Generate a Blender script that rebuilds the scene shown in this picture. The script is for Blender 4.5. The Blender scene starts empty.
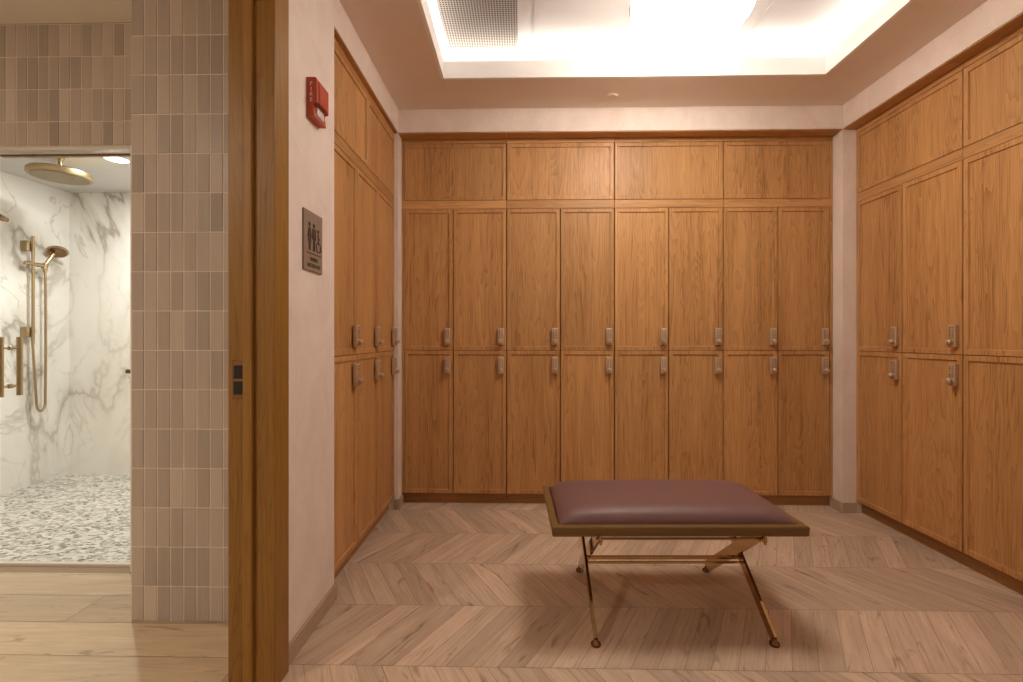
import bpy, bmesh, math, random
from mathutils import Vector, Matrix
rng = random.Random(7)
S = bpy.context.scene
COL = S.collection
PI = math.pi

# ------------------------------------------------------------------ materials
def new_mat(name):
    m = bpy.data.materials.new(name); m.use_nodes = True
    nt = m.node_tree; nt.nodes.clear()
    out = nt.nodes.new('ShaderNodeOutputMaterial')
    b = nt.nodes.new('ShaderNodeBsdfPrincipled')
    nt.links.new(b.outputs[0], out.inputs[0])
    return m, nt, b, out
def node(nt, t, **kw):
    n = nt.nodes.new(t)
    for k, v in kw.items(): setattr(n, k, v)
    return n
def math_n(nt, op, a, b=None, c=None):
    n = node(nt, 'ShaderNodeMath', operation=op)
    for i, v in enumerate((a, b, c)):
        if v is None: continue
        if isinstance(v, (int, float)): n.inputs[i].default_value = v
        else: nt.links.new(v, n.inputs[i])
    return n.outputs[0]
def mixc(nt, fac, a, b, mode='MIX'):
    n = node(nt, 'ShaderNodeMix', data_type='RGBA', blend_type=mode)
    for sock, v in ((n.inputs[0], fac), (n.inputs[6], a), (n.inputs[7], b)):
        if isinstance(v, (int, float)): sock.default_value = v
        elif isinstance(v, tuple): sock.default_value = (*v[:3], 1)
        else: nt.links.new(v, sock)
    return n.outputs[2]
def ramp(nt, fac, stops):
    n = node(nt, 'ShaderNodeValToRGB')
    e = n.color_ramp.elements
    while len(e) > 1: e.remove(e[-1])
    for i, (p, c) in enumerate(stops):
        if i == 0: e[0].position = p; el = e[0]
        else: el = e.new(p)
        el.color = (*c, 1) if isinstance(c, tuple) else (c, c, c, 1)
    nt.links.new(fac, n.inputs[0])
    return n.outputs[0]
def coords(nt, kind='Object', scale=(1, 1, 1), rand=False):
    tc = node(nt, 'ShaderNodeTexCoord')
    src = tc.outputs[kind]
    if rand:
        oi = node(nt, 'ShaderNodeObjectInfo')
        sc = node(nt, 'ShaderNodeVectorMath', operation='SCALE')
        sc.inputs[0].default_value = (37.0, 11.0, 23.0)
        nt.links.new(oi.outputs['Random'], sc.inputs['Scale'])
        ad = node(nt, 'ShaderNodeVectorMath', operation='ADD')
        nt.links.new(src, ad.inputs[0]); nt.links.new(sc.outputs[0], ad.inputs[1])
        src = ad.outputs[0]
    mp = node(nt, 'ShaderNodeMapping')
    mp.inputs['Scale'].default_value = scale
    nt.links.new(src, mp.inputs[0])
    return mp.outputs[0]
def noise(nt, vec, scale, detail=4, rough=.55, dist=0.):
    n = node(nt, 'ShaderNodeTexNoise')
    n.inputs['Scale'].default_value = scale; n.inputs['Detail'].default_value = detail
    n.inputs['Roughness'].default_value = rough; n.inputs['Distortion'].default_value = dist
    nt.links.new(vec, n.inputs['Vector'])
    return n.outputs['Fac']
def bump(nt, b, h, strength, dist=.002):
    n = node(nt, 'ShaderNodeBump'); n.inputs['Strength'].default_value = strength
    n.inputs['Distance'].default_value = dist
    nt.links.new(h, n.inputs['Height']); nt.links.new(n.outputs[0], b.inputs['Normal'])

def mat_plain(name, col, rough=.5, metal=0., spec=None, mottled=0.):
    m, nt, b, o = new_mat(name)
    b.inputs['Roughness'].default_value = rough; b.inputs['Metallic'].default_value = metal
    if spec is not None: b.inputs['Specular IOR Level'].default_value = spec
    if mottled:
        f = noise(nt, coords(nt, 'Object'), 30, 5)
        c = mixc(nt, f, tuple(x*(1-mottled) for x in col), tuple(min(1, x*(1+mottled)) for x in col))
        nt.links.new(c, b.inputs['Base Color'])
    else: b.inputs['Base Color'].default_value = (*col, 1)
    return m
def mat_oak(name, axis, light, dark, rough=.42):
    m, nt, b, o = new_mat(name)
    def sc(across, along): return {'Z': (across, across, along), 'X': (along, across, across), 'Y': (across, along, across)}[axis]
    fib = noise(nt, coords(nt, 'Object', sc(150, 2.6), True), 1, 6, .65)
    pore = noise(nt, coords(nt, 'Object', sc(300, 8), True), 1, 3, .6)
    # cathedral growth rings: contour bands of a stretched smooth noise
    big = noise(nt, coords(nt, 'Object', sc(6.5, .55), True), 1, 3, .5, .5)
    band = math_n(nt, 'FRACT', math_n(nt, 'MULTIPLY', big, 24.))
    ring = math_n(nt, 'POWER', band, 2.2)
    tone = noise(nt, coords(nt, 'Object', sc(9, .35), True), 1, 2)
    v = math_n(nt, 'ADD', math_n(nt, 'MULTIPLY', fib, .78), math_n(nt, 'MULTIPLY', ring, .21))
    v = math_n(nt, 'ADD', v, math_n(nt, 'MULTIPLY', math_n(nt, 'SUBTRACT', tone, .5), .55))
    v = math_n(nt, 'ADD', v, math_n(nt, 'MULTIPLY', math_n(nt, 'SUBTRACT', pore, .5), .40))
    c = ramp(nt, v, [(.18, light), (.46, tuple(l*.62+d*.38 for l, d in zip(light, dark))), (.78, dark)])
    oi = node(nt, 'ShaderNodeObjectInfo')
    k = math_n(nt, 'ADD', math_n(nt, 'MULTIPLY', oi.outputs['Random'], .16), .92)
    hsv = node(nt, 'ShaderNodeHueSaturation'); nt.links.new(c, hsv.inputs['Color']); nt.links.new(k, hsv.inputs['Value'])
    nt.links.new(hsv.outputs[0], b.inputs['Base Color'])
    b.inputs['Roughness'].default_value = rough
    b.inputs['Specular IOR Level'].default_value = .35
    bump(nt, b, pore, .12, .001)
    return m
OAK_L, OAK_D = (.63, .345, .138), (.28, .128, .040)
M = {}
M['oak'] = mat_oak('oak_upright_grain', 'Z', OAK_L, OAK_D)
M['oak_rail'] = mat_oak('oak_level_grain', 'X', OAK_L, OAK_D)
M['oak_jamb'] = mat_oak('oak_door_frame', 'Z', (.37, .195, .042), (.20, .095, .017), .40)
M['toe'] = mat_oak('oak_toe_board', 'X', (.44, .23, .085), (.26, .12, .04), .5)
M['bench_wood'] = mat_oak('bench_walnut', 'X', (.21, .12, .040), (.11, .056, .018), .32)
M['inside'] = mat_plain('cabinet_inside_shadow_gap', (.035, .015, .006), .8, mottled=.1)  # near-black carcass colour stands in for shade between the doors
M['lock'] = mat_plain('satin_nickel_bronze', (.60, .46, .33), .40, .5, mottled=.08)
M['button'] = mat_plain('dark_keypad_button', (.36, .27, .19), .4, .5)
M['brass'] = mat_plain('polished_brass', (.47, .31, .14), .09, 1.)
M['foot'] = mat_plain('dark_bronze_foot', (.22, .12, .06), .25, 1.)
M['gold'] = mat_plain('brushed_champagne_brass', (.43, .325, .19), .30, 1., mottled=.06)
M['spray'] = mat_plain('speckled_brass_spray_face', (.30, .235, .145), .45, .8, mottled=.5)
M['black'] = mat_plain('black_hole_shade', (.006, .005, .005), .6)  # flat black painted in place of shade inside holes
M['red'] = mat_plain('alarm_red_plastic', (.44, .058, .018), .38, mottled=.05)
M['white_print'] = mat_plain('white_printing', (.75, .6, .55), .5)
M['sign'] = mat_plain('bronze_taupe_sign', (.28, .215, .17), .5, .1, mottled=.12)
M['sign_print'] = mat_plain('sign_dark_raised', (.060, .036, .026), .5)
M['white_paint'] = mat_plain('white_ceiling_paint', (.60, .59, .585), .75)
M['lip'] = mat_plain('white_tray_edge_lit_tone', (.88, .865, .85), .7)  # same white paint, lightened to carry the cove glow
M['grille'] = mat_plain('grey_grille_metal', (.42, .385, .35), .6, 0.)
M['header_stone'] = mat_plain('pale_stone_lining', (.62, .58, .52), .3, mottled=.06)

def mat_plaster(name, a, b_, rough=.7):
    m, nt, b, o = new_mat(name)
    n1 = noise(nt, coords(nt, 'Object', (1, 1, .55)), 5, 8, .68, .8)
    n2 = noise(nt, coords(nt, 'Object'), 90, 3)
    v = math_n(nt, 'ADD', math_n(nt, 'MULTIPLY', n1, .8), math_n(nt, 'MULTIPLY', n2, .2))
    nt.links.new(ramp(nt, v, [(.32, a), (.68, b_)]), b.inputs['Base Color'])
    b.inputs['Roughness'].default_value = rough
    bump(nt, b, v, .12, .004)
    return m
M['plaster'] = mat_plaster('limewash_plaster', (.71, .605, .54), (.85, .755, .69))
M['bath_paint'] = mat_plaster('bath_paint', (.70, .64, .56), (.74, .68, .60), .85)
M['ceiling'] = mat_plaster('ceiling_paint', (.80, .70, .615), (.84, .74, .655), .85)

def mat_plank(name, light, dark, knot):
    m, nt, b, o = new_mat(name)
    uv = node(nt, 'ShaderNodeUVMap'); uv.uv_map = 'grain'
    def mp(s):
        q = node(nt, 'ShaderNodeMapping'); q.inputs['Scale'].default_value = s
        nt.links.new(uv.outputs[0], q.inputs[0]); return q.outputs[0]
    fib = noise(nt, mp((4, 90, 1)), 1, 6, .65, .3)
    fig = noise(nt, mp((2.2, 16, 1)), 1, 4, .6, 1.2)
    kn = noise(nt, mp((3.6, 19, 1)), 1, 3, .6, 1.2)
    at = node(nt, 'ShaderNodeAttribute'); at.attribute_name = 'tone'
    v = math_n(nt, 'ADD', math_n(nt, 'MULTIPLY', fib, .5), math_n(nt, 'MULTIPLY', fig, .5))
    c = ramp(nt, v, [(.3, light), (.7, dark)])
    kf = ramp(nt, kn, [(.60, 0.), (.72, .8), (.80, 1.)])
    kf = math_n(nt, 'MULTIPLY', kf, .75)
    c = mixc(nt, kf, c, knot)
    hsv = node(nt, 'ShaderNodeHueSaturation'); nt.links.new(c, hsv.inputs['Color'])
    nt.links.new(math_n(nt, 'ADD', math_n(nt, 'MULTIPLY', at.outputs['Fac'], .30), .85), hsv.inputs['Value'])
    nt.links.new(hsv.outputs[0], b.inputs['Base Color'])
    b.inputs['Roughness'].default_value = .5; b.inputs['Specular IOR Level'].default_value = .3
    bump(nt, b, v, .1, .001)
    return m
M['floor'] = mat_plank('chevron_oak_porcelain', (.69, .535, .405), (.44, .32, .225), (.17, .105, .062))
M['bath_floor'] = mat_plank('bath_oak_porcelain', (.68, .56, .40), (.48, .375, .25), (.22, .14, .08))
M['joint'] = mat_plain('floor_joint', (.34, .24, .165), .8)
M['grout'] = mat_plain('tile_grout', (.70, .63, .57), .8, mottled=.06)

def mat_tile():
    m, nt, b, o = new_mat('handmade_taupe_tile')
    at = node(nt, 'ShaderNodeAttribute'); at.attribute_name = 'tone'
    streak = noise(nt, coords(nt, 'Object', (60, 60, 2.5)), 1, 4, .6)
    v = math_n(nt, 'ADD', math_n(nt, 'MULTIPLY', at.outputs['Fac'], .75), math_n(nt, 'MULTIPLY', streak, .3))
    nt.links.new(ramp(nt, v, [(.1, (.33, .285, .255)), (.55, (.46, .405, .365)), (1, (.60, .535, .485))]), b.inputs['Base Color'])
    b.inputs['Roughness'].default_value = .32; b.inputs['Specular IOR Level'].default_value = .22
    bump(nt, b, noise(nt, coords(nt, 'Object', (25, 25, 9)), 1, 3), .18, .004)
    return m
M['tile'] = mat_tile()

def mat_marble():
    m, nt, b, o = new_mat('white_veined_marble')
    p = coords(nt, 'Object', (1.0, 1.0, .75))
    p.node.inputs['Rotation'].default_value = (.55, .45, .2)
    n1 = noise(nt, p, .95, 6, .55, .7)
    v1 = math_n(nt, 'ABSOLUTE', math_n(nt, 'SUBTRACT', n1, .5))
    vein = ramp(nt, v1, [(0., 1.), (.006, .8), (.016, .32), (.05, .12), (.075, 0.)])
    n2 = noise(nt, p, 1.9, 5, .55, 1.0)
    v2 = math_n(nt, 'ABSOLUTE', math_n(nt, 'SUBTRACT', n2, .47))
    fine = ramp(nt, v2, [(0., .55), (.006, .25), (.018, 0.)])
    mask = ramp(nt, noise(nt, p, .9, 2), [(.40, 0.), (.6, 1.)])
    vv = math_n(nt, 'MULTIPLY', math_n(nt, 'MAXIMUM', vein, fine), math_n(nt, 'ADD', math_n(nt, 'MULTIPLY', mask, .75), .2))
    cl = noise(nt, p, 3, 4)
    base = mixc(nt, cl, (.86, .845, .81), (.80, .78, .74))
    c = mixc(nt, vv, base, (.36, .32, .275))
    nt.links.new(c, b.inputs['Base Color']); b.inputs['Roughness'].default_value = .16
    return m
M['marble'] = mat_marble()
def mat_pebble():
    m, nt, b, o = new_mat('pebble_mosaic')
    p = coords(nt, 'Object', (1, 1.7, 1))
    a = node(nt, 'ShaderNodeTexVoronoi'); a.inputs['Scale'].default_value = 38
    nt.links.new(p, a.inputs['Vector'])
    e = node(nt, 'ShaderNodeTexVoronoi', feature='DISTANCE_TO_EDGE'); e.inputs['Scale'].default_value = 38
    nt.links.new(p, e.inputs['Vector'])
    sep = node(nt, 'ShaderNodeSeparateColor'); nt.links.new(a.outputs['Color'], sep.inputs[0])
    c = ramp(nt, sep.outputs[0], [(0., (.10, .095, .085)), (.25, (.30, .285, .25)), (.5, (.56, .54, .49)), (.8, (.80, .78, .73))])
    ed = ramp(nt, e.outputs['Distance'], [(.03, 0.), (.09, 1.)])
    c = mixc(nt, ed, (.66, .64, .59), c)
    nt.links.new(c, b.inputs['Base Color']); b.inputs['Roughness'].default_value = .4
    bump(nt, b, ed, .5, .004)
    return m
M['pebble'] = mat_pebble()
def mat_leather():
    m, nt, b, o = new_mat('plum_leather')
    n1 = noise(nt, coords(nt, 'Object'), 380, 3)
    c = mixc(nt, noise(nt, coords(nt, 'Object'), 6, 3), (.160, .080, .075), (.185, .094, .088))
    nt.links.new(c, b.inputs['Base Color']); b.inputs['Roughness'].default_value = .48
    bump(nt, b, n1, .12, .001)
    return m
M['leather'] = mat_leather()
def mat_alabaster():
    m, nt, b, o = new_mat('lit_alabaster')
    n1 = noise(nt, coords(nt, 'Object'), 5, 6, .6, 1.5)
    v = math_n(nt, 'ABSOLUTE', math_n(nt, 'SUBTRACT', n1, .5))
    c = ramp(nt, v, [(0., (.80, .56, .36)), (.03, (1., .90, .78)), (.12, (1., .95, .88))])
    nt.links.new(c, b.inputs['Base Color']); nt.links.new(c, b.inputs['Emission Color'])
    b.inputs['Emission Strength'].default_value = 22.
    b.inputs['Roughness'].default_value = .3
    return m
M['alabaster'] = mat_alabaster()
def mat_emit(name, col, s):
    m, nt, b, o = new_mat(name)
    b.inputs['Base Color'].default_value = (*col, 1)
    b.inputs['Emission Color'].default_value = (*col, 1); b.inputs['Emission Strength'].default_value = s
    return m
M['can_glow'] = mat_emit('lit_downlight_lens', (1, .95, .86), 9.)
def mat_glass(name, tint=(.96, .98, .97)):
    m, nt, b, o = new_mat(name)
    nt.nodes.remove(b)
    t = node(nt, 'ShaderNodeBsdfTransparent'); t.inputs[0].default_value = (*tint, 1)
    g = node(nt, 'ShaderNodeBsdfGlossy'); g.inputs['Roughness'].default_value = .02
    lw = node(nt, 'ShaderNodeLayerWeight'); lw.inputs[0].default_value = .5
    fr = node(nt, 'ShaderNodeMath', operation='MULTIPLY_ADD')
    nt.links.new(math_n(nt, 'POWER', lw.outputs['Facing'], 4.), fr.inputs[0]); fr.inputs[1].default_value = .4; fr.inputs[2].default_value = .022
    mx = node(nt, 'ShaderNodeMixShader')
    nt.links.new(fr.outputs[0], mx.inputs[0]); nt.links.new(t.outputs[0], mx.inputs[1]); nt.links.new(g.outputs[0], mx.inputs[2])
    nt.links.new(mx.outputs[0], o.inputs[0])
    return m
M['glass'] = mat_glass('clear_shower_glass')
M['lens'] = mat_plain('clear_strobe_lens', (.62, .60, .60), .12)

# ------------------------------------------------------------------ mesh building
class MB:
    def __init__(s): s.bm = bmesh.new()
    def box(s, x0, x1, y0, y1, z0, z1, bevel=0., seg=2):
        r = bmesh.ops.create_cube(s.bm, size=1.)
        vs = r['verts']
        for v in vs:
            v.co = Vector(((x0+x1)/2 + v.co.x*(x1-x0), (y0+y1)/2 + v.co.y*(y1-y0), (z0+z1)/2 + v.co.z*(z1-z0)))
        if bevel:
            es = list({e for v in vs for e in v.link_edges})
            bmesh.ops.bevel(s.bm, geom=es, offset=bevel, segments=seg, profile=.5, affect='EDGES', clamp_overlap=True)
        return s
    def poly(s, pts, d):           # prism: polygon pts (3D) extruded by vector d
        d = Vector(d); n = len(pts)
        a = [s.bm.verts.new(Vector(p)) for p in pts]; b = [s.bm.verts.new(Vector(p)+d) for p in pts]
        s.bm.faces.new(a[::-1]); s.bm.faces.new(b)
        for i in range(n): s.bm.faces.new((a[i], a[(i+1) % n], b[(i+1) % n], b[i]))
        return s
    def bar(s, p0, p1, w, t, up):  # flat bar from p0 to p1: width w along 'up x dir', thickness t along up
        p0, p1, up = Vector(p0), Vector(p1), Vector(up).normalized()
        d = (p1-p0).normalized(); side = d.cross(up).normalized()
        pts = [p0+side*w/2+up*t/2, p0-side*w/2+up*t/2, p0-side*w/2-up*t/2, p0+side*w/2-up*t/2]
        return s.poly(pts, p1-p0)
    def tube(s, path, r, n=14, cap=True):
        path = [Vector(p) for p in path]; rings = []
        rr = r if isinstance(r, (list, tuple)) else [r]*len(path)
        up = None
        for i, p in enumerate(path):
            t = (path[min(i+1, len(path)-1)] - path[max(i-1, 0)]).normalized()
            if up is None:
                up = Vector((0, 0, 1)) if abs(t.z) < .9 else Vector((1, 0, 0))
            a = (up - t*up.dot(t)).normalized(); up = a
            b = t.cross(a)
            rings.append([s.bm.verts.new(p + (a*math.cos(2*PI*k/n) + b*math.sin(2*PI*k/n))*rr[i]) for k in range(n)])
        for A, B in zip(rings, rings[1:]):
            for k in range(n): s.bm.faces.new((A[k], A[(k+1) % n], B[(k+1) % n], B[k]))
        if cap: s.bm.faces.new(rings[0][::-1]); s.bm.faces.new(rings[-1])
        return s
    def lathe(s, prof, c=(0, 0, 0), n=40, axis='Z'):   # prof: (radius, height)
        c = Vector(c); rings = []
        def pt(r, h, a):
            x, y = r*math.cos(a), r*math.sin(a)
            return c + {'Z': Vector((x, y, h)), 'X': Vector((h, x, y)), 'Y': Vector((y, h, x))}[axis]
        for r, h in prof:
            if r < 1e-6: rings.append([s.bm.verts.new(pt(0, h, 0))])
            else: rings.append([s.bm.verts.new(pt(r, h, 2*PI*k/n)) for k in range(n)])
        for A, B in zip(rings, rings[1:]):
            for k in range(n):
                k2 = (k+1) % n
                if len(A) == 1 and len(B) == 1: continue
                if len(A) == 1: f = (A[0], B[k2], B[k])
                elif len(B) == 1: f = (A[k], A[k2], B[0])
                else: f = (A[k], A[k2], B[k2], B[k])
                s.bm.faces.new(f)
        return s
    def build(s, name, mat, parent=None, at=(0, 0, 0), smooth=False, extra=()):
        at = Vector(at)
        for v in s.bm.verts: v.co -= at
        bmesh.ops.recalc_face_normals(s.bm, faces=s.bm.faces)
        me = bpy.data.meshes.new(name); s.bm.to_mesh(me); s.bm.free()
        me.materials.append(mat)
        for q in extra: me.materials.append(q)
        o = bpy.data.objects.new(name, me); COL.objects.link(o)
        if smooth:
            me.polygons.foreach_set('use_smooth', [True]*len(me.polygons))
            try: me.set_sharp_from_angle(angle=math.radians(38))
            except Exception: pass
        o.location = at
        if parent:
            o.parent = parent
        return o
def rel(o, parent_loc):   # parts drawn in room coordinates under an Empty standing at parent_loc
    o.location = Vector(o.location) - Vector(parent_loc); return o
def thing(name, label, cat, loc=(0, 0, 0), rz=0., group=None):
    o = bpy.data.objects.new(name, None); COL.objects.link(o)
    o.empty_display_size = .1
    o.location = loc; o.rotation_euler = (0, 0, rz)
    o['label'] = label; o['category'] = cat
    if group: o['group'] = group
    return o
def struct(o, label=None):
    o['kind'] = 'structure'
    if label: o['label'] = label
    return o
def dup(root, loc, rz, label):
    r = root.copy(); COL.objects.link(r); r.location = loc; r.rotation_euler = (0, 0, rz); r['label'] = label
    for ch in list(root.children):
        c = ch.copy(); COL.objects.link(c); c.parent = r
        for g in list(ch.children):
            d = g.copy(); COL.objects.link(d); d.parent = c
    return r
def part(mb, name, mat, root, smooth=False, parent=None, extra=()):
    """part drawn in room coordinates of an unrotated thing; parent = part for a sub-part (parts sit at offset 0)"""
    o = mb.build(name, mat, None, tuple(root.location), smooth, extra)
    o.location = (0, 0, 0); o.parent = parent or root
    return o
def text_mesh(body, size, depth):
    cu = bpy.data.curves.new('t', 'FONT'); cu.body = body; cu.size = size; cu.extrude = depth; cu.align_x = 'CENTER'; cu.align_y = 'CENTER'
    cu.resolution_u = 3
    ob = bpy.data.objects.new('t', cu); COL.objects.link(ob)
    bpy.context.view_layer.update()
    me = bpy.data.meshes.new_from_object(ob)
    bpy.data.objects.remove(ob); bpy.data.curves.remove(cu)
    return me

# ------------------------------------------------------------------ dimensions of the place
XL, XR, YB, YF = -.825, 2.12, 3.14, -1.6        # faces of the plaster walls
ZC, ZS = 2.685, 2.53                             # ceiling, soffit underside
PX = 1.586                                       # bath tile pier edge

# ------------------------------------------------------------------ camera
cam = bpy.data.cameras.new('camera'); co = bpy.data.objects.new('camera', cam); COL.objects.link(co)
cam.sensor_width = 36; cam.lens = 36*470/1023; cam.shift_y = -3/1023
co.location = (0, 0, 1.15)
co.rotation_euler = (PI/2, 0, math.atan(9.5/470))
cam.clip_start = .02
S.camera = co

# ------------------------------------------------------------------ floors
def clip_x(poly, x0, x1):
    for lim, sgn in ((x0, 1), (x1, -1)):
        out = []
        for i in range(len(poly)):
            a, b = poly[i], poly[(i+1) % len(poly)]
            ia, ib = (a[0]-lim)*sgn >= 0, (b[0]-lim)*sgn >= 0
            if ia: out.append(a)
            if ia != ib:
                t = (lim-a[0])/(b[0]-a[0]); out.append((lim, a[1]+t*(b[1]-a[1])))
        poly = out
        if len(poly) < 3: return []
    return poly
def plank_mesh(name, polys, mat, z=0., base=None):
    """polys: (outline, axis vector, tone) -> one mesh with grain UVs and a tone per plank"""
    bm = bmesh.new(); uvl = bm.loops.layers.uv.new('grain'); tl = bm.loops.layers.float_color.new('tone')
    for pts, ax, tone in polys:
        if len(pts) < 3: continue
        ax = Vector((ax[0], ax[1])).normalized(); cr = Vector((-ax.y, ax.x)); off = (rng.uniform(0, 60), rng.uniform(0, 60))
        f = bm.faces.new([bm.verts.new((p[0], p[1], z)) for p in pts])
        if f.normal.z < 0: f.normal_flip()
        f.normal_update()
        if f.normal.z < 0: f.normal_flip()
        for l in f.loops:
            q = Vector((l.vert.co.x, l.vert.co.y))
            l[uvl].uv = (q.dot(ax)+off[0], q.dot(cr)+off[1]); l[tl] = (tone, tone, tone, 1)
    if base:
        x0, x1, y0, y1 = base
        f = bm.faces.new([bm.verts.new(p) for p in ((x0, y0, z-.002), (x1, y0, z-.002), (x1, y1, z-.002), (x0, y1, z-.002))])
        f.material_index = 1
    me = bpy.data.meshes.new(name); bm.to_mesh(me); bm.free()
    me.materials.append(mat); me.materials.append(M['joint'])
    o = bpy.data.objects.new(name, me); COL.objects.link(o)
    return o
polys = []
rowd, slant, pitch, g = .3745, .207, .0925, .0011
for i in range(-1, 14):
    y1 = 2.764 - rowd*i; y0 = y1-rowd           # y1 far edge
    sg = -1 if i % 2 == 1 else 1                # lean of the planks going away
    if i == -1: sg = -1
    ph = rng.uniform(0, pitch)
    n0 = int((-1.2-.3)/pitch); n1 = int((2.5+.3)/pitch)
    for k in range(n0, n1):
        x = k*pitch + ph
        q = [(x+g, y0+g), (x+pitch-g, y0+g), (x+pitch-g+sg*slant, y1-g), (x+g+sg*slant, y1-g)]
        polys.append((clip_x(q, -.955, 2.30), (sg*slant, rowd), rng.random()))
y1 = 2.764+rowd; ph = rng.uniform(0, pitch)
for k in range(-16, 32):                        # last course running in under the back cabinets
    x = k*pitch+ph
    polys.append((clip_x([(x+g, y1+g), (x+pitch-g, y1+g), (x+pitch-g+slant, y1+rowd-g), (x+g+slant, y1+rowd-g)], -.955, 2.30), (slant, rowd), rng.random()))
fl = struct(plank_mesh('floor', polys, M['floor'], 0., (-.96, 2.35, -1.7, 3.6)), 'pale oak chevron plank floor of the locker room')
polys = []
for i in range(-18, 2):
    y0 = 1.866+.196*i; y1 = min(y0+.196, 2.321)
    x = -3.9 - rng.uniform(0, 1.2)
    while x < -.96:
        a, b = max(x, -3.9), min(x+1.2, -.96)
        if b-a > .02: polys.append(([(a+g, y0+g), (b-g, y0+g), (b-g, y1-g), (a+g, y1-g)], (1, 0), rng.random()))
        x += 1.2
fb = struct(plank_mesh('floor_bath', polys, M['bath_floor'], 0., (-3.95, -.96, -1.7, 2.33)), 'pale oak plank floor outside the shower')
struct(MB().box(-3.82, -1.92, 2.345, 3.9, -.06, -.004).build('floor_shower', M['pebble']), 'grey and white pebble shower floor')
struct(MB().box(-3.82, -1.92, 2.322, 2.350, -.05, .012, .003).build('trim_1', M['header_stone']), 'pale stone threshold strip in front of the pebble floor')

# ------------------------------------------------------------------ walls of the locker room
w = MB()
w.box(-1.36, 2.72, YB, 3.76, ZS, 2.98)                        # soffit above the back cabinets
w.box(XR, 2.72, YB, 3.76, -.02, ZS)                           # plaster post right
w.box(-1.36, XL, YB, 3.233, -.02, ZS); w.box(-1.36, -.845, 3.233, 3.76, -.02, ZS)                          # plaster post left
w.box(XL, XR, 3.74, 3.76, -.02, ZS)
struct(w.build('wall_back', M['plaster']))
w = MB()
w.box(XR, 2.72, 1.645, YB, ZS, 2.98); w.box(XR, 2.72, YF, 1.645, -.02, 2.98); w.box(2.70, 2.72, 1.645, YB, -.02, ZS)
struct(w.build('wall_right', M['plaster']))
w = MB()
w.box(-1.36, XL, 2.06, YB, ZS, 2.98)                          # above the left cabinet
w.box(-.955, XL, 1.60, 2.06, -.02, 2.98)                      # between doorway and cabinet
w.box(-.955, XL, YF, .62, -.02, 2.98)
w.box(-.955, XL, .62, 1.60, 2.46, 2.98)                       # over the doorway
w.box(-1.36, -1.34, 2.06, YB, -.02, ZS); w.box(-1.36, -.955, 2.03, 2.055, -.02, 2.98)
struct(w.build('wall_left', M['plaster']))
struct(MB().box(-1., 2.72, YF-.12, YF, -.02, 2.98).build('wall_front', M['plaster']))
def skirting(name, boxes):
    b = MB()
    for q in boxes: b.box(*q, .002, 1)
    return struct(b.build(name, M['base']))
M['base'] = mat_oak('oak_look_skirting', 'Y', (.50, .375, .27), (.36, .255, .17), .5)
skirting('baseboard_left', [(XL, -.812, 1.606, 2.062, 0, .068)])
skirting('baseboard_right', [(2.108, 2.205, 3.128, YB, 0, .068), (2.108, XR, YB, 3.234, 0, .068)])
skirting('baseboard_back', [(-.85, -.813, 3.128, YB, 0, .068), (XL, -.813, YB, 3.234, 0, .068)])

# ceiling with a lit tray
HX0, HX1, HY0, HY1 = -.456, 1.770, -.95, 2.770
c = MB()
LT = .018
c.box(XL, XR, HY1+LT, YB, ZC, ZC+.02); c.box(XL, XR, YF, HY0-LT, ZC, ZC+.02)
c.box(XL, HX0-LT, HY0-LT, HY1+LT, ZC, ZC+.02); c.box(HX1+LT, XR, HY0-LT, HY1+LT, ZC, ZC+.02)
ceil = struct(c.build('ceiling', M['ceiling']))
LZ = 2.785
c = MB()
c.box(HX0-.018, HX1+.018, HY1, HY1+.018, ZC, LZ); c.box(HX0-.018, HX1+.018, HY0-.018, HY0, ZC, LZ)
c.box(HX0-.018, HX0, HY0, HY1, ZC, LZ); c.box(HX1, HX1+.018, HY0, HY1, ZC, LZ)
struct(c.build('trim_4', M['lip']), 'white tray upstand with the glow put into its colour')
c = MB()
TX0, TX1, TY0, TY1, TZ = HX0-.30, HX1+.30, HY0-.30, HY1+.30, 2.93
c.box(TX0-.02, TX0, TY0, TY1, ZC+.02, TZ); c.box(TX1, TX1+.02, TY0, TY1, ZC+.02, TZ)
c.box(TX0-.02, TX1+.02, TY0-.02, TY0, ZC+.02, TZ); c.box(TX0-.02, TX1+.02, TY1, TY1+.02, ZC+.02, TZ)
c.box(TX0-.02, TX1+.02, TY0-.02, TY1+.02, TZ, TZ+.03)
struct(c.build('ceiling_tray', M['white_paint']), 'recessed white ceiling tray lit from its edges')
# shallow flush panel joints in the tray
j = MB(); j.box(.070, .080, TY0, HY1+.28, TZ-.006, TZ-.0005); j.box(1.332, 1.340, TY0, HY1+.28, TZ-.006, TZ-.0005)
struct(j.build('trim_2', M['white_paint']), 'thin panel joints across the white ceiling tray')

# ------------------------------------------------------------------ doorway frame on the left
dr = MB()
dr.box(-.955, -.800, 1.513, 1.6055, 0, 2.50, .0025, 2)           # far jamb post
d1 = struct(dr.build('door_1', M['oak_jamb']), 'oak frame of the doorway to the shower room')
ds = MB().box(-.900, -.868, 1.499, 1.513, 0, 2.44, .005, 3).build('door_stop', M['oak_jamb'], d1)
MB().box(-.955, -.800, .54, .625, 0, 2.50, .0025).build('jamb', M['oak_jamb'], d1)
MB().box(-.955, -.800, .625, 1.513, 2.44, 2.50, .0025).build('head', M['oak_jamb'], d1)
sp = MB().box(-.941, -.900, 1.5105, 1.513, .952, 1.077, .001, 1).build('strike_plate', M['foot'], d1)
sp['label'] = 'small brass strike plate with two dark slots'
for z0 in (.966, 1.018):
    MB().box(-.934, -.904, 1.5085, 1.5107, z0, z0+.043).build('slot_shade', M['black'], sp)  # black piece laid on the plate for the shade in a hole

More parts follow.
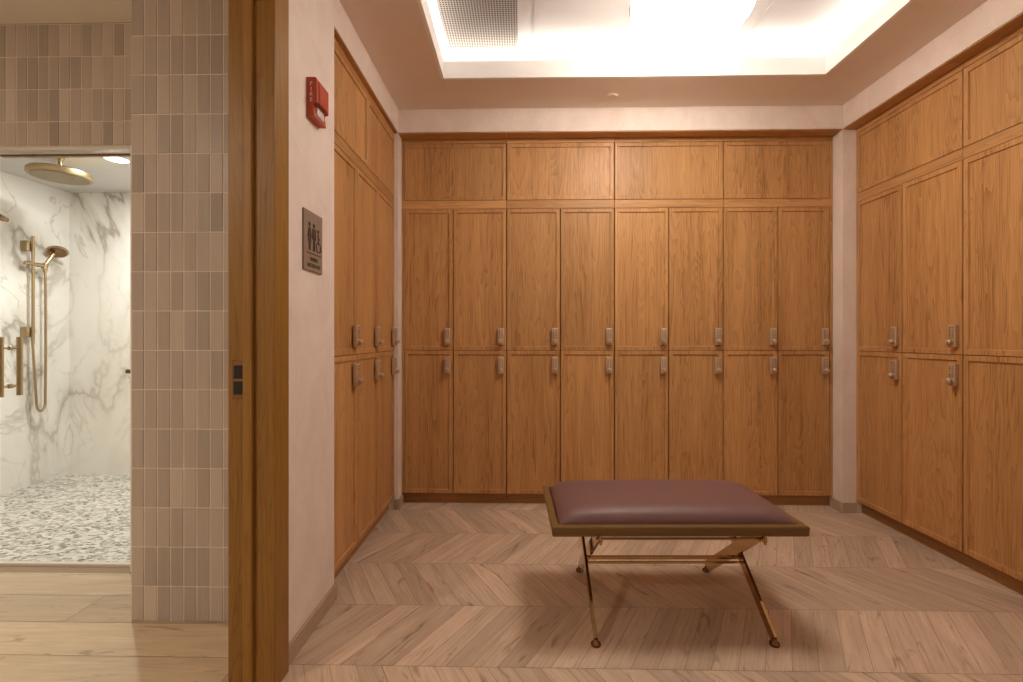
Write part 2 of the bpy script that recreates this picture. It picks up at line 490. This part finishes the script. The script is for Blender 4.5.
# ------------------------------------------------------------------ locker cabinets
def door_leaf(x0, x1, z0, z1, name, root, mat):
    rail, rec, th = .026, .0075, .02
    bm = bmesh.new(); mb = MB(); mb.bm.free(); mb.bm = bm
    def ring(dx, y): return [bm.verts.new(p) for p in ((x0+dx, y, z0+dx), (x1-dx, y, z0+dx), (x1-dx, y, z1-dx), (x0+dx, y, z1-dx))]
    R = [ring(0, th), ring(0, .0016), ring(.0016, 0), ring(rail, 0), ring(rail+.003, rec), ]
    for A, B in zip(R, R[1:]):
        for k in range(4): bm.faces.new((A[k], A[(k+1) % 4], B[(k+1) % 4], B[k]))
    bm.faces.new(R[-1]); bm.faces.new(R[0][::-1])
    return mb.build(name, mat, root, ((x0+x1)/2, 0, (z0+z1)/2))
def add_lock(door, cx, z0, W_):
    """keypad lock on the right-hand stile; cx, z0 in cabinet coordinates"""
    o = Vector(door.location)
    b = MB().box(cx-.0205, cx+.0205, -.021, 0, z0, z0+.116, .004, 2)
    lk = b.build('keypad_lock', M['lock'], None, tuple(o), True, (M['button'],)); lk.location = (0, 0, 0); lk.parent = door
    k = MB()
    k.lathe([(0, -.024), (.0125, -.024), (.0140, -.030), (.0140, -.040), (.0115, -.0425), (0, -.0425)], (cx, 0, z0+.026), 18, 'Y')
    k.box(cx-.003, cx+.003, -.046, -.042, z0+.015, z0+.037, .0015, 1)
    k.lathe([(0, -.020), (.009, -.020), (.009, -.0245), (0, -.0245)], (cx, 0, z0+.026), 14, 'Y')
    kb = k.build('lock_knob', M['lock'], None, tuple(o), True); kb.location = (0, 0, 0); kb.parent = door
    q = MB()
    for r in range(5):
        for cc in (-.0085, .0085):
            q.box(cx+cc-.0048, cx+cc+.0048, -.0228, -.0205, z0+.048+r*.0125, z0+.048+r*.0125+.0075, .001, 1)
    qb = q.build('keypad_buttons', M['button'], None, tuple(o)); qb.location = (0, 0, 0); qb.parent = door
def locker_unit(label, W, ncol, nup, loc, rz, crown, group, skip=0., fill=(0., 0.)):
    """local axes: x along the front, -y out of the front, z up"""
    t = thing('locker_cabinet', label, 'locker cabinet', loc, rz, group)
    e = .0012
    b = MB()
    b.box(e, W-e, .0215, .43, .078, 2.528)
    b.build('carcass', M['inside'], t)
    MB().box(e, W-e, .038, .40, 0, .0755).build('toe_kick', M['toe'], t, (0, .04, 0))
    MB().box(e, W-e, .001, .0215, 2.0425, 2.0985, .001, 1).build('middle_rail', M['oak_rail'], t, (0, 0, 2.07))
    MB().box(e, W-e, .001, .0215, 2.493, 2.527, .001, 1).build('top_rail', M['oak_rail'], t, (0, 0, 2.5))
    MB().box(max(e, skip), W-e, -crown, .001, 2.5225, 2.528).build('soffit_board', M['oak_rail'], t, (0, 0, 2.52))
    gp = .0030
    for k in range(ncol):
        a, b_ = W*k/ncol+gp, W*(k+1)/ncol-gp
        if k == 0: a += fill[0]
        if k == ncol-1: b_ -= fill[1]
        lo = door_leaf(a, b_, .078, 1.0635, 'door', t, M['oak']); add_lock(lo, b_-.036, .905, W)
        up = door_leaf(a, b_, 1.0665, 2.040, 'door', t, M['oak']); add_lock(up, b_-.036, 1.102, W)
    for k in range(nup):
        door_leaf(W*k/nup+gp+(fill[0] if k == 0 else 0), W*(k+1)/nup-gp-(fill[1] if k == nup-1 else 0), 2.101, 2.490, 'upper_door', t, M['oak'])
    for x0, x1 in ((e, fill[0]-.001), (W-fill[1]+.001, W-e)):
        if x1-x0 > .008: MB().box(x0, x1, .003, .0215, .078, 2.041).box(x0, x1, .003, .0215, 2.0995, 2.492).build('filler_strip', M['oak'], t, (x0, 0, 1))
    return t
BX = -.838
BW = (XR-.001-BX)/4
GB = 'oak locker cabinets along the back wall'
u0 = locker_unit('oak locker cabinet on the back wall in the left corner, clear of the bench', BW, 2, 1, (BX, 3.235, 0), 0, .093, GB, .014, (.028, 0.))
u2 = locker_unit('second oak locker cabinet from the left along the back wall', BW, 2, 1, (BX+BW, 3.235, 0), 0, .093, GB)
dup(u2, (BX+BW*2, 3.235, 0), 0, 'third oak locker cabinet from the left on the back wall, directly behind the bench seat')
locker_unit('oak locker cabinet on the back wall at its right end, beside the plaster post', BW, 2, 1, (BX+BW*3, 3.235, 0), 0, .093, GB, 0., (0., .022))
GR = 'oak locker cabinets along the right wall'
RW = (YB-1.645)/2
u1 = locker_unit('oak locker cabinet on the right wall nearest the back corner, wholly in view', RW, 2, 1, (2.205, YB, 0), -PI/2, .083, GR)
dup(u1, (2.205, YB-RW, 0), -PI/2, 'oak locker cabinet on the right wall cut off by the right edge of the photo')
locker_unit('three-column oak locker cabinet recessed in the left wall behind the grey sign', 3.14-2.06, 3, 2, (-.85, 2.06, 0), PI/2, .023, None)

# ------------------------------------------------------------------ bench
B0 = (.605, 2.055, 0)
bench = thing('bench', 'low bench with plum leather cushion, wood rim and crossed brass legs on the floor', 'bench', B0, .022)
fx0, fx1, fy0, fy1 = .112, 1.094, 1.800, 2.308
b = MB(); bm = b.bm
def rect(i, z): return [bm.verts.new(p) for p in ((fx0+i, fy0+i, z), (fx1-i, fy0+i, z), (fx1-i, fy1-i, z), (fx0+i, fy1-i, z))]
R = [rect(.020, .392), rect(.006, .392), rect(.002, .397), rect(0, .427), rect(.003, .431), rect(.026, .431), rect(.0272, .428), rect(.0272, .400), rect(.020, .392)]
for A, Bq in zip(R, R[1:]):
    for k in range(4): bm.faces.new((A[k], A[(k+1) % 4], Bq[(k+1) % 4], Bq[k]))
bmesh.ops.remove_doubles(bm, verts=bm.verts, dist=1e-5)
b.box(fx0+.02, fx1-.02, fy0+.02, fy1-.02, .3935, .405)
part(b, 'wood_frame', M['bench_wood'], bench)
b = MB(); NU, NV = 40, 28
cx, cy, hx, hy = (fx0+fx1)/2, (fy0+fy1)/2, (fx1-fx0)/2-.0275, (fy1-fy0)/2-.0275
def pad(i, j):
    u, v = -math.cos(PI*i/NU), -math.cos(PI*j/NV)
    hgt = (max(0, 1-abs(u)**9)**.5)*(max(0, 1-abs(v)**8)**.5)
    edge = .012 if 0 < i < NU and 0 < j < NV else 0
    z = .4055 + (.018 if edge else 0) + .060*hgt + .008*max(0, 1-u*u)*max(0, 1-v*v)
    return (cx+hx*u*(1 if not edge else .998), cy+hy*v, z)
vv = [[b.bm.verts.new(pad(i, j)) for j in range(NV+1)] for i in range(NU+1)]
for i in range(NU):
    for j in range(NV): b.bm.faces.new((vv[i][j], vv[i+1][j], vv[i+1][j+1], vv[i][j+1]))
rim = [vv[i][0] for i in range(NU+1)]+[vv[NU][j] for j in range(1, NV+1)]+[vv[i][NV] for i in range(NU-1, -1, -1)]+[vv[0][j] for j in range(NV-1, 0, -1)]
b.bm.faces.new(rim[::-1])
part(b, 'cushion', M['leather'], bench, True)['label'] = 'plum leather cushion'
YFf, YRf, YFt, YRt = 1.772, 2.332, 1.842, 2.266
for sx, (xa, xb) in ((1, (.278, .290)), (-1, (.927, .939))):
    xo, xi = (xa, xb) if sx == 1 else (xb, xa)
    # front-footed leg leans back to the rear of the seat, rear-footed leg leans to the front
    for (x, y0, y1, wd) in ((xo-.004*sx, YFf, YRt, .038), (xi+.006*sx, YRf, YFt, .050)):
        lg = part(MB().bar((x, y0, .020), (x, y1, .386), wd, .011, (1, 0, 0)), 'leg', M['brass'], bench)
        ft = part(MB().lathe([(0, 0), (.018, 0), (.0195, .004), (.018, .010), (.010, .016), (.007, .026), (0, .026)], (x, y0, 0), 22), 'foot', M['foot'], bench, True, lg)
    xb_ = xi+.006*sx
    part(MB().box(xb_-.008, xb_+.008, fy0-.006, YFt+.02, .372, .3915, .002).tube([(xb_, fy0-.005, .366), (xb_, fy0-.005, .402)], .0048, 12), 'bracket', M['brass'], bench)
    part(MB().box(xo-.004*sx-.008, xo-.004*sx+.008, YRt-.02, YRt+.03, .372, .3915, .002), 'bracket', M['brass'], bench)
part(MB().tube([(.284, fy0+.030, .374), (.938, fy0+.030, .374)], .005, 12), 'stretcher', M['brass'], bench, True)
part(MB().box(.270, .956, 2.049, 2.062, .190, .204, .002).box(.270, .956, 2.040, 2.046, .176, .186, .001), 'stretcher', M['brass'], bench)

# ------------------------------------------------------------------ things on the left wall
al = thing('fire_alarm', 'red fire alarm strobe high on the left plaster wall', 'fire alarm', (XL, 1.846, 2.005))
y0, y1, z0, z1 = 1.791, 1.902, 2.005, 2.154
part(MB().poly([(XL, y0, z0), (XL, y0, z1), (XL+.034, y0, z1), (XL+.040, y0, z1-.006), (XL+.040, y0, z0+.052), (XL+.024, y0, z0+.046), (XL+.030, y0, z0)], (0, y1-y0, 0)), 'housing', M['red'], al)
part(MB().poly([(XL+.040, y0+.012, z1-.010), (XL+.046, y0+.018, z1-.018), (XL+.046, y1-.018, z1-.018), (XL+.040, y1-.012, z1-.010)], (0, 0, -.080)), 'sounder_cover', M['red'], al)
ln = part(MB().box(XL+.020, XL+.034, y0+.026, y1-.026, z0+.010, z0+.045, .006, 3), 'strobe_lens', M['lens'], al, True)
ln['label'] = 'clear strobe lens'
bmq = bmesh.new()
for i, ch in enumerate('FIRE'):
    me = text_mesh(ch, .022, .0006)
    mt = Matrix.Translation((XL+.0185, y0-.0004, z1-.026-.0205*i)) @ Matrix.Rotation(PI/2, 4, 'X')
    me.transform(mt); bmq.from_mesh(me); bpy.data.meshes.remove(me)
mb = MB(); mb.bm.free(); mb.bm = bmq
part(mb, 'lettering', M['white_print'], al)['label'] = 'white letters reading FIRE'

sg = thing('restroom_sign', 'bronze-grey restroom sign plate with three raised figures on the left plaster wall', 'sign', (XL, 1.8365, 1.41))
sy0, sy1, sz0, sz1 = 1.755, 1.918, 1.411, 1.643
part(MB().box(XL, XL+.008, sy0, sy1, sz0, sz1, .001, 1), 'plate', M['sign'], sg)
XS = XL+.0080
def disc(mb, y, z, r, n=18): mb.poly([(XS, y+r*math.cos(2*PI*k/n), z+r*math.sin(2*PI*k/n)) for k in range(n)], (.0015, 0, 0))
def pol(mb, pts): mb.poly([(XS, y, z) for y, z in pts], (.0015, 0, 0))
yc = 1.800; zc = 1.536
a = MB(); disc(a, yc, zc+.055, .0085)
pol(a, [(yc-.008, zc+.043), (yc+.008, zc+.043), (yc+.019, zc+.006), (yc+.013, zc+.004), (yc+.008, zc+.020), (yc+.015, zc-.014), (yc-.015, zc-.014), (yc-.008, zc+.020), (yc-.013, zc+.004), (yc-.019, zc+.006)])
pol(a, [(yc-.008, zc-.014), (yc-.002, zc-.014), (yc-.002, zc-.045), (yc-.007, zc-.045)]); pol(a, [(yc+.002, zc-.014), (yc+.008, zc-.014), (yc+.007, zc-.045), (yc+.002, zc-.045)])
part(a, 'woman_figure', M['sign_print'], sg)
yc = 1.839
a = MB(); disc(a, yc, zc+.055, .0085)
pol(a, [(yc-.015, zc+.043), (yc+.015, zc+.043), (yc+.017, zc+.0), (yc+.012, zc+.0), (yc+.009, zc+.028), (yc+.009, zc-.045), (yc+.002, zc-.045), (yc+.001, zc-.002), (yc-.001, zc-.002), (yc-.002, zc-.045), (yc-.009, zc-.045), (yc-.009, zc+.028), (yc-.012, zc+.0), (yc-.017, zc+.0)])
part(a, 'man_figure', M['sign_print'], sg)
yc = 1.880
a = MB(); disc(a, yc-.004, zc+.040, .0075)
pol(a, [(yc-.008, zc+.030), (yc, zc+.030), (yc+.001, zc+.014), (yc+.014, zc+.014), (yc+.014, zc+.009), (yc+.002, zc+.008), (yc+.003, zc-.004), (yc+.016, zc-.004), (yc+.021, zc-.033), (yc+.026, zc-.032), (yc+.028, zc-.038), (yc+.016, zc-.039), (yc+.012, zc-.012), (yc-.005, zc-.010)])
n = 26; ro, ri = .0225, .0175
for k in range(n):
    t0, t1 = PI*.62+2*PI*.72*k/n, PI*.62+2*PI*.72*(k+1)/n
    pol(a, [(yc+r*math.cos(t)-.0, zc-.022+r*math.sin(t)) for r, t in ((ri, t0), (ro, t0), (ro, t1), (ri, t1))])
part(a, 'wheelchair_figure', M['sign_print'], sg)
part(MB().box(XS, XS+.0012, 1.776, 1.903, 1.4775, 1.4815), 'divider_line', M['sign_print'], sg)
bmq = bmesh.new()
for i, (tx, sz) in enumerate((('UNISEX', .0215), ('RESTROOM', .0215))):
    me = text_mesh(tx, sz, .0007)
    mt = Matrix.Translation((XS+.0005, 1.838, 1.457-.025*i)) @ Matrix(((0, 0, 1, 0), (1, 0, 0, 0), (0, 1, 0, 0), (0, 0, 0, 1)))
    me.transform(mt); bmq.from_mesh(me); bpy.data.meshes.remove(me)
mb = MB(); mb.bm.free(); mb.bm = bmq
part(mb, 'lettering', M['sign_print'], sg)

# ------------------------------------------------------------------ ceiling fittings
vt = thing('ceiling_vent', 'square grey grille vent in the white ceiling tray', 'vent', (-.232, 2.58, TZ))
vx0, vx1, vy0, vy1 = -.454, -.008, 2.28, 2.882
b = MB()
for q in ((vx0, vx0+.012, vy0, vy1), (vx1-.012, vx1, vy0, vy1), (vx0+.012, vx1-.012, vy0, vy0+.012), (vx0+.012, vx1-.012, vy1-.012, vy1)):
    b.box(*q, TZ-.012, TZ)
part(b, 'frame', M['white_paint'], vt)
part(MB().box(vx0+.012, vx1-.012, vy0+.012, vy1-.012, TZ-.0025, TZ-.0005), 'backing', M['black'], vt)  # black sheet painted in for the darkness behind the grille
b = MB(); st = .0150
x = vx0+.012+st/2
while x < vx1-.012: b.box(x-.0030, x+.0030, vy0+.012, vy1-.012, TZ-.0105, TZ-.0090); x += st
y = vy0+.012+st/2
while y < vy1-.012: b.box(vx0+.012, vx1-.012, y-.0026, y+.0026, TZ-.0103, TZ-.0092); y += st
part(b, 'grille', M['grille'], vt)

ch = thing('chandelier', 'glowing round alabaster pendant bowl under the ceiling tray', 'ceiling light', (.79, 2.19, TZ))
PC = (.79, 2.19)
zb = 2.558
prof = [(0, zb), (.09, zb+.004), (.17, zb+.018), (.228, zb+.045), (.262, zb+.085), (.275, zb+.13), (.275, zb+.16), (.262, zb+.16), (.258, zb+.13), (.245, zb+.092), (.21, zb+.058), (.15, zb+.033), (.08, zb+.02), (0, zb+.017)]
bw = part(MB().lathe(prof, (*PC, 0), 56), 'alabaster_bowl', M['alabaster'], ch, True)
part(MB().lathe([(0, zb+.148), (.2585, zb+.148), (.2585, zb+.154), (0, zb+.154)], (*PC, 0), 48), 'uplight_blocker', M['white_paint'], ch)  # added opaque disc, keeps the bowl from lighting the tray above
for k in range(3):
    a = PI*(.93+2/3*k)
    px, py = PC[0]+.268*math.cos(a), PC[1]+.268*math.sin(a)
    part(MB().tube([(px, py, zb+.15), (PC[0]+.10*math.cos(a), PC[1]+.10*math.sin(a), TZ-.02)], .004, 10), 'suspension_rod', M['gold'], ch)
    part(MB().box(px-.012, px+.012, py-.012, py+.012, zb+.125, zb+.17, .003), 'clip', M['gold'], ch)
part(MB().lathe([(0, TZ-.03), (.12, TZ-.03), (.125, TZ-.026), (.125, TZ), (0, TZ)], (*PC, 0), 40), 'ceiling_plate', M['gold'], ch, True)

sk = thing('ceiling_sprinkler', 'small round concealed sprinkler cap in the ceiling above the back lockers', 'sprinkler', (.58, 2.995, ZC))
part(MB().lathe([(0, ZC-.008), (.030, ZC-.008), (.034, ZC-.004), (.034, ZC-.001)], (.58, 2.995, 0), 28), 'cover_cap', M['ceiling'], sk, True)
part(MB().lathe([(.026, ZC-.002), (.040, ZC-.002), (.041, ZC), (.026, ZC)], (.58, 2.995, 0), 28), 'escutcheon', M['ceiling'], sk, True)

# ------------------------------------------------------------------ shower room
def tile_wall(name, x0, x1, y, z0, z1, xoff, zoff, thick, label):
    """stacked upright tiles facing -y; tiles start on xoff + k*.0541 and zoff + k*.16"""
    pu, pv, gr = .0541, .1600, .0032
    bm = bmesh.new(); tl = bm.loops.layers.float_color.new('tone')
    k0 = math.floor((x0-xoff)/pu)-1; k1 = math.ceil((x1-xoff)/pu)+1
    m0 = math.floor((z0-zoff)/pv)-1; m1 = math.ceil((z1-zoff)/pv)+1
    for k in range(k0, k1):
        for m_ in range(m0, m1):
            a, b_ = max(x0, xoff+k*pu+gr/2), min(x1, xoff+(k+1)*pu-gr/2)
            c_, d_ = max(z0, zoff+m_*pv+gr/2), min(z1, zoff+(m_+1)*pv-gr/2)
            if b_-a < .004 or d_-c_ < .004: continue
            tone = min(1, max(0, rng.gauss(.48, .2)))
            tx, tz = rng.uniform(-1, 1)*.0007, rng.uniform(-1, 1)*.0009
            bv = .0018
            def V(x, z, dy): return bm.verts.new((x, y+dy, z))
            inn = [V(a+bv, c_+bv, tx+tz), V(b_-bv, c_+bv, -tx+tz), V(b_-bv, d_-bv, -tx-tz), V(a+bv, d_-bv, tx-tz)]
            ou = [V(a, c_, .003), V(b_, c_, .003), V(b_, d_, .003), V(a, d_, .003)]
            fs = [bm.faces.new(inn)]+[bm.faces.new((ou[i], ou[(i+1) % 4], inn[(i+1) % 4], inn[i])) for i in range(4)]
            for f in fs:
                for l in f.loops: l[tl] = (tone, tone, tone, 1)
    n_t = len(bm.faces)
    r = bmesh.ops.create_cube(bm, size=1.)
    for v in r['verts']: v.co = Vector(((x0+x1)/2+v.co.x*(x1-x0), y+.0022+thick/2+v.co.y*thick, (z0+z1)/2+v.co.z*(z1-z0)))
    bm.faces.ensure_lookup_table()
    for f in bm.faces[n_t:]: f.material_index = 1
    me = bpy.data.meshes.new(name); bm.to_mesh(me); bm.free()
    me.materials.append(M['tile']); me.materials.append(M['grout'])
    o = bpy.data.objects.new(name, me); COL.objects.link(o)
    return struct(o, label)
tile_wall('wall_shower_pier', -PX, -.957, 1.880, 0, 2.70, -PX, .14, .12, 'taupe stacked-tile pier beside the shower')
tile_wall('wall_shower_header', -3.85, -PX+.2, 2.270, 2.098, 2.70, -PX+.015, .137, .080, 'taupe stacked-tile header above the shower opening')
w = MB(); w.box(-PX, -1.40, 2.004, 2.27, 0, 2.70)
struct(w.build('wall_shower_return', M['grout']))
struct(MB().box(-3.82, -1.92, 2.272, 2.354, 2.086, 2.0975, .001, 1).build('trim_3', M['header_stone']), 'pale stone lining under the tiled header')
struct(MB().box(-4.0, -3.82, 2.272, 4.0, -.06, 2.70).build('wall_shower_left', M['marble']), 'white veined marble side wall of the shower')
struct(MB().box(-3.82, -1.5, 3.90, 4.02, -.06, 2.70).build('wall_shower_back', M['marble']), 'white veined marble end wall of the shower')
struct(MB().box(-1.92, -1.40, 2.354, 3.90, -.06, 2.70).box(-1.92, -1.40, 2.272, 2.354, 0, 2.0975).build('wall_shower_right', M['marble']))
struct(MB().box(-3.82, -1.92, 2.354, 3.90, 2.378, 2.42).build('ceiling_shower', M['white_paint']))
struct(MB().box(-4.0, -.955, -1.72, 2.27, 2.70, 2.74).build('ceiling_bath', M['bath_paint']))
struct(MB().box(-4.0, -3.85, -1.72, 2.27, -.02, 2.70).build('wall_bath_left', M['bath_paint']))
struct(MB().box(-3.85, -1.0, -1.72, -1.60, -.02, 2.70).build('wall_bath_front', M['bath_paint']))

# downlight
dl = thing('downlight', 'bright round downlight in the shower ceiling', 'ceiling light', (-2.772, 3.17, 2.378))
part(MB().lathe([(.068, 2.372), (.088, 2.374), (.090, 2.378), (.068, 2.378)], (-2.772, 3.17, 0), 36), 'trim_ring', M['white_paint'], dl, True)
part(MB().lathe([(0, 2.3745), (.068, 2.3745), (.068, 2.3775), (0, 2.3775)], (-2.772, 3.17, 0), 36), 'lens', M['can_glow'], dl)

# rain shower head
rs = thing('rain_shower_head', 'large round brass rain shower head hanging from the shower ceiling', 'shower head', (-3.135, 3.136, 2.378))
part(MB().lathe([(0, 2.240), (.154, 2.240), (.167, 2.242), (.170, 2.247), (.170, 2.276), (.160, 2.286), (.08, 2.291), (.03, 2.294), (0, 2.294)], (-3.135, 3.136, 0), 56), 'disc', M['gold'], rs, True)
part(MB().lathe([(0, 2.2375), (.152, 2.2375), (.152, 2.2402), (0, 2.2402)], (-3.135, 3.136, 0), 48), 'spray_face', M['spray'], rs, True)
part(MB().tube([(-3.135, 3.136, 2.29), (-3.135, 3.136, 2.372)], .011, 16).lathe([(0, 2.366), (.022, 2.366), (.024, 2.370), (.024, 2.378), (0, 2.378)], (-3.135, 3.136, 0), 24), 'ceiling_arm', M['gold'], rs, True)

# hand shower on its slide bar
XW = -3.82
hs = thing('hand_shower', 'brass hand shower with hose on a slide bar against the marble', 'shower fitting', (XW, 3.56, 1.09))
XBR = XW+.062
part(MB().tube([(XBR, 3.545, 1.10), (XBR, 3.545, 1.935)], .0105, 16), 'slide_bar', M['gold'], hs, True)
for z in (1.855, 1.195):
    part(MB().box(XW, XW+.055, 3.505, 3.545, z-.040, z+.040, .006, 2), 'wall_mount', M['gold'], hs, True)
part(MB().tube([(XBR-.005, 3.49, 1.722), (XBR+.012, 3.62, 1.716)], .016, 14).tube([(XBR+.012, 3.62, 1.692), (XBR+.012, 3.628, 1.738)], .017, 14), 'slider_holder', M['gold'], hs, True)
hd = part(MB().tube([(XBR+.012, 3.624, 1.668), (XBR+.013, 3.640, 1.745), (XBR+.018, 3.685, 1.82)], [.012, .013, .014], 14), 'hand_piece', M['gold'], hs, True)
TILT = Vector((0, 0, -1)).rotation_difference(Vector((.42, -.42, -1)).normalized()).to_matrix().to_4x4()
hh = MB().lathe([(0, -.012), (.064, -.012), (.070, -.006), (.070, .004), (.052, .012), (.02, .020), (0, .020)], (0, 0, 0), 36)
hh.bm.transform(Matrix.Translation((XBR+.022, 3.712, 1.845)) @ TILT)
part(hh, 'spray_head', M['gold'], hs, True, hd)
fc = MB().lathe([(0, -.0145), (.058, -.0145), (.058, -.0118), (0, -.0118)], (0, 0, 0), 32)
fc.bm.transform(Matrix.Translation((XBR+.022, 3.712, 1.845)) @ TILT)
part(fc, 'spray_face', M['foot'], hs, False, hd)
path = []
ya, yb, zt = 3.552, 3.628, .655
for k in range(9): path.append((XBR+.012, 3.626+.004*math.sin(k/8*PI), 1.69+(zt-1.69)*k/8))
for k in range(1, 12):
    a = PI*k/12
    path.append((XBR+.012+.008*k/12, (ya+yb)/2+(yb-ya)/2*math.cos(a), zt-.075*math.sin(a)))
for k in range(0, 8): path.append((XBR+.020-.022*k/7, ya-.012*k/7, zt+(1.165-zt)*k/7))
part(MB().tube(path, .0085, 10), 'hose', M['gold'], hs, True)

# second, fixed head only just in view at the left
fh = thing('wall_shower_head', 'dark edge of a second round shower head at the far left of the photo', 'shower head', (XW, 3.02, 1.99))
hh = MB().lathe([(0, -.012), (.066, -.012), (.072, -.004), (.068, .010), (.025, .026), (0, .026)], (0, 0, 0), 36)
hh.bm.transform(Matrix.Translation((XW+.30, 3.07, 1.965)) @ Matrix.Rotation(.35, 4, 'Y'))
part(hh, 'spray_disc', M['foot'], fh, True)
part(MB().tube([(XW, 3.02, 2.01), (XW+.18, 3.04, 2.025), (XW+.27, 3.065, 2.005), (XW+.295, 3.07, 1.98)], .011, 14).lathe([(0, 0), (.03, 0), (.03, .008), (0, .008)], (XW, 3.02, 2.01), 24, 'X'), 'wall_arm', M['gold'], fh, True)

# glass door with pull handle
gd = thing('glass_shower_door', 'clear glass shower door with brass pull bars in front of the pebble floor', 'glass door', (-2.27, 2.332, .012))
part(MB().box(-2.632, -1.926, 2.327, 2.337, .020, 2.075, .001, 1), 'glass_pane', M['glass'], gd)
pl = None
for yy, xx in ((2.287, -2.590), (2.377, -2.590)):
    part(MB().tube([(xx, yy, .855), (xx, yy, 1.155)], .0125, 16), 'pull_bar', M['gold'], gd, True)
for z in (.905, 1.100):
    part(MB().tube([(-2.590, 2.287, z), (-2.590, 2.377, z)], .006, 12).tube([(-2.590, 2.323, z), (-2.590, 2.341, z)], .011, 14), 'pull_post', M['gold'], gd, True)
part(MB().box(-1.985, -1.921, 2.318, 2.346, .972, .992, .002), 'hinge', M['foot'], gd)
part(MB().box(-2.632, -1.921, 2.322, 2.342, 2.066, 2.078, .001, 1), 'top_rail', M['foot'], gd)

# ------------------------------------------------------------------ lights
def area(name, loc, rot, sx, sy, e, col):
    l = bpy.data.lights.new(name, 'AREA'); l.shape = 'RECTANGLE'; l.size = sx; l.size_y = sy; l.energy = e; l.color = col
    o = bpy.data.objects.new(name, l); COL.objects.link(o); o.location = loc; o.rotation_euler = rot
    return o
LED = (1., .91, .82)
PW = 2.5   # watts per metre of strip
zl = ZC+.105
area('cove_strip_back', ((HX0+HX1)/2, HY1+.10, zl), (PI-.25, 0, 0), HX1-HX0+.2, .03, PW*(HX1-HX0), LED)
area('cove_strip_front', ((HX0+HX1)/2, HY0-.10, zl), (PI+.25, 0, 0), HX1-HX0+.2, .03, PW*(HX1-HX0), LED)
area('cove_strip_left', (HX0-.10, (HY0+HY1)/2, zl), (PI, .25, 0), .03, HY1-HY0+.2, PW*(HY1-HY0), LED)
area('cove_strip_right', (HX1+.10, (HY0+HY1)/2, zl), (PI, -.25, 0), .03, HY1-HY0+.2, PW*(HY1-HY0), LED)
def point(name, loc, e, r, col):
    l = bpy.data.lights.new(name, 'POINT'); l.energy = e; l.shadow_soft_size = r; l.color = col
    o = bpy.data.objects.new(name, l); COL.objects.link(o); o.location = loc; return o
a = area('downlight_lamp', (-2.772, 3.17, 2.37), (0, 0, 0), .13, .13, 21.5, (1, .96, .90)); a.data.shape = 'DISK'
a = area('bath_fill_light', (-2.5, -.6, 2.69), (0, 0, 0), .15, .15, 27, (1, .86, .70)); a.data.shape = 'DISK'  # unseen fill light added to brighten the tiles, no fitting there

wd = bpy.data.worlds.new('world'); S.world = wd; wd.use_nodes = True
wd.node_tree.nodes['Background'].inputs[0].default_value = (0, 0, 0, 1)
S.view_settings.view_transform = 'Standard'; S.view_settings.look = 'None'
S.view_settings.gamma = 1.; S.view_settings.use_curve_mapping = False
S.view_settings.exposure = .42
S.cycles.max_bounces = 14; S.cycles.diffuse_bounces = 8
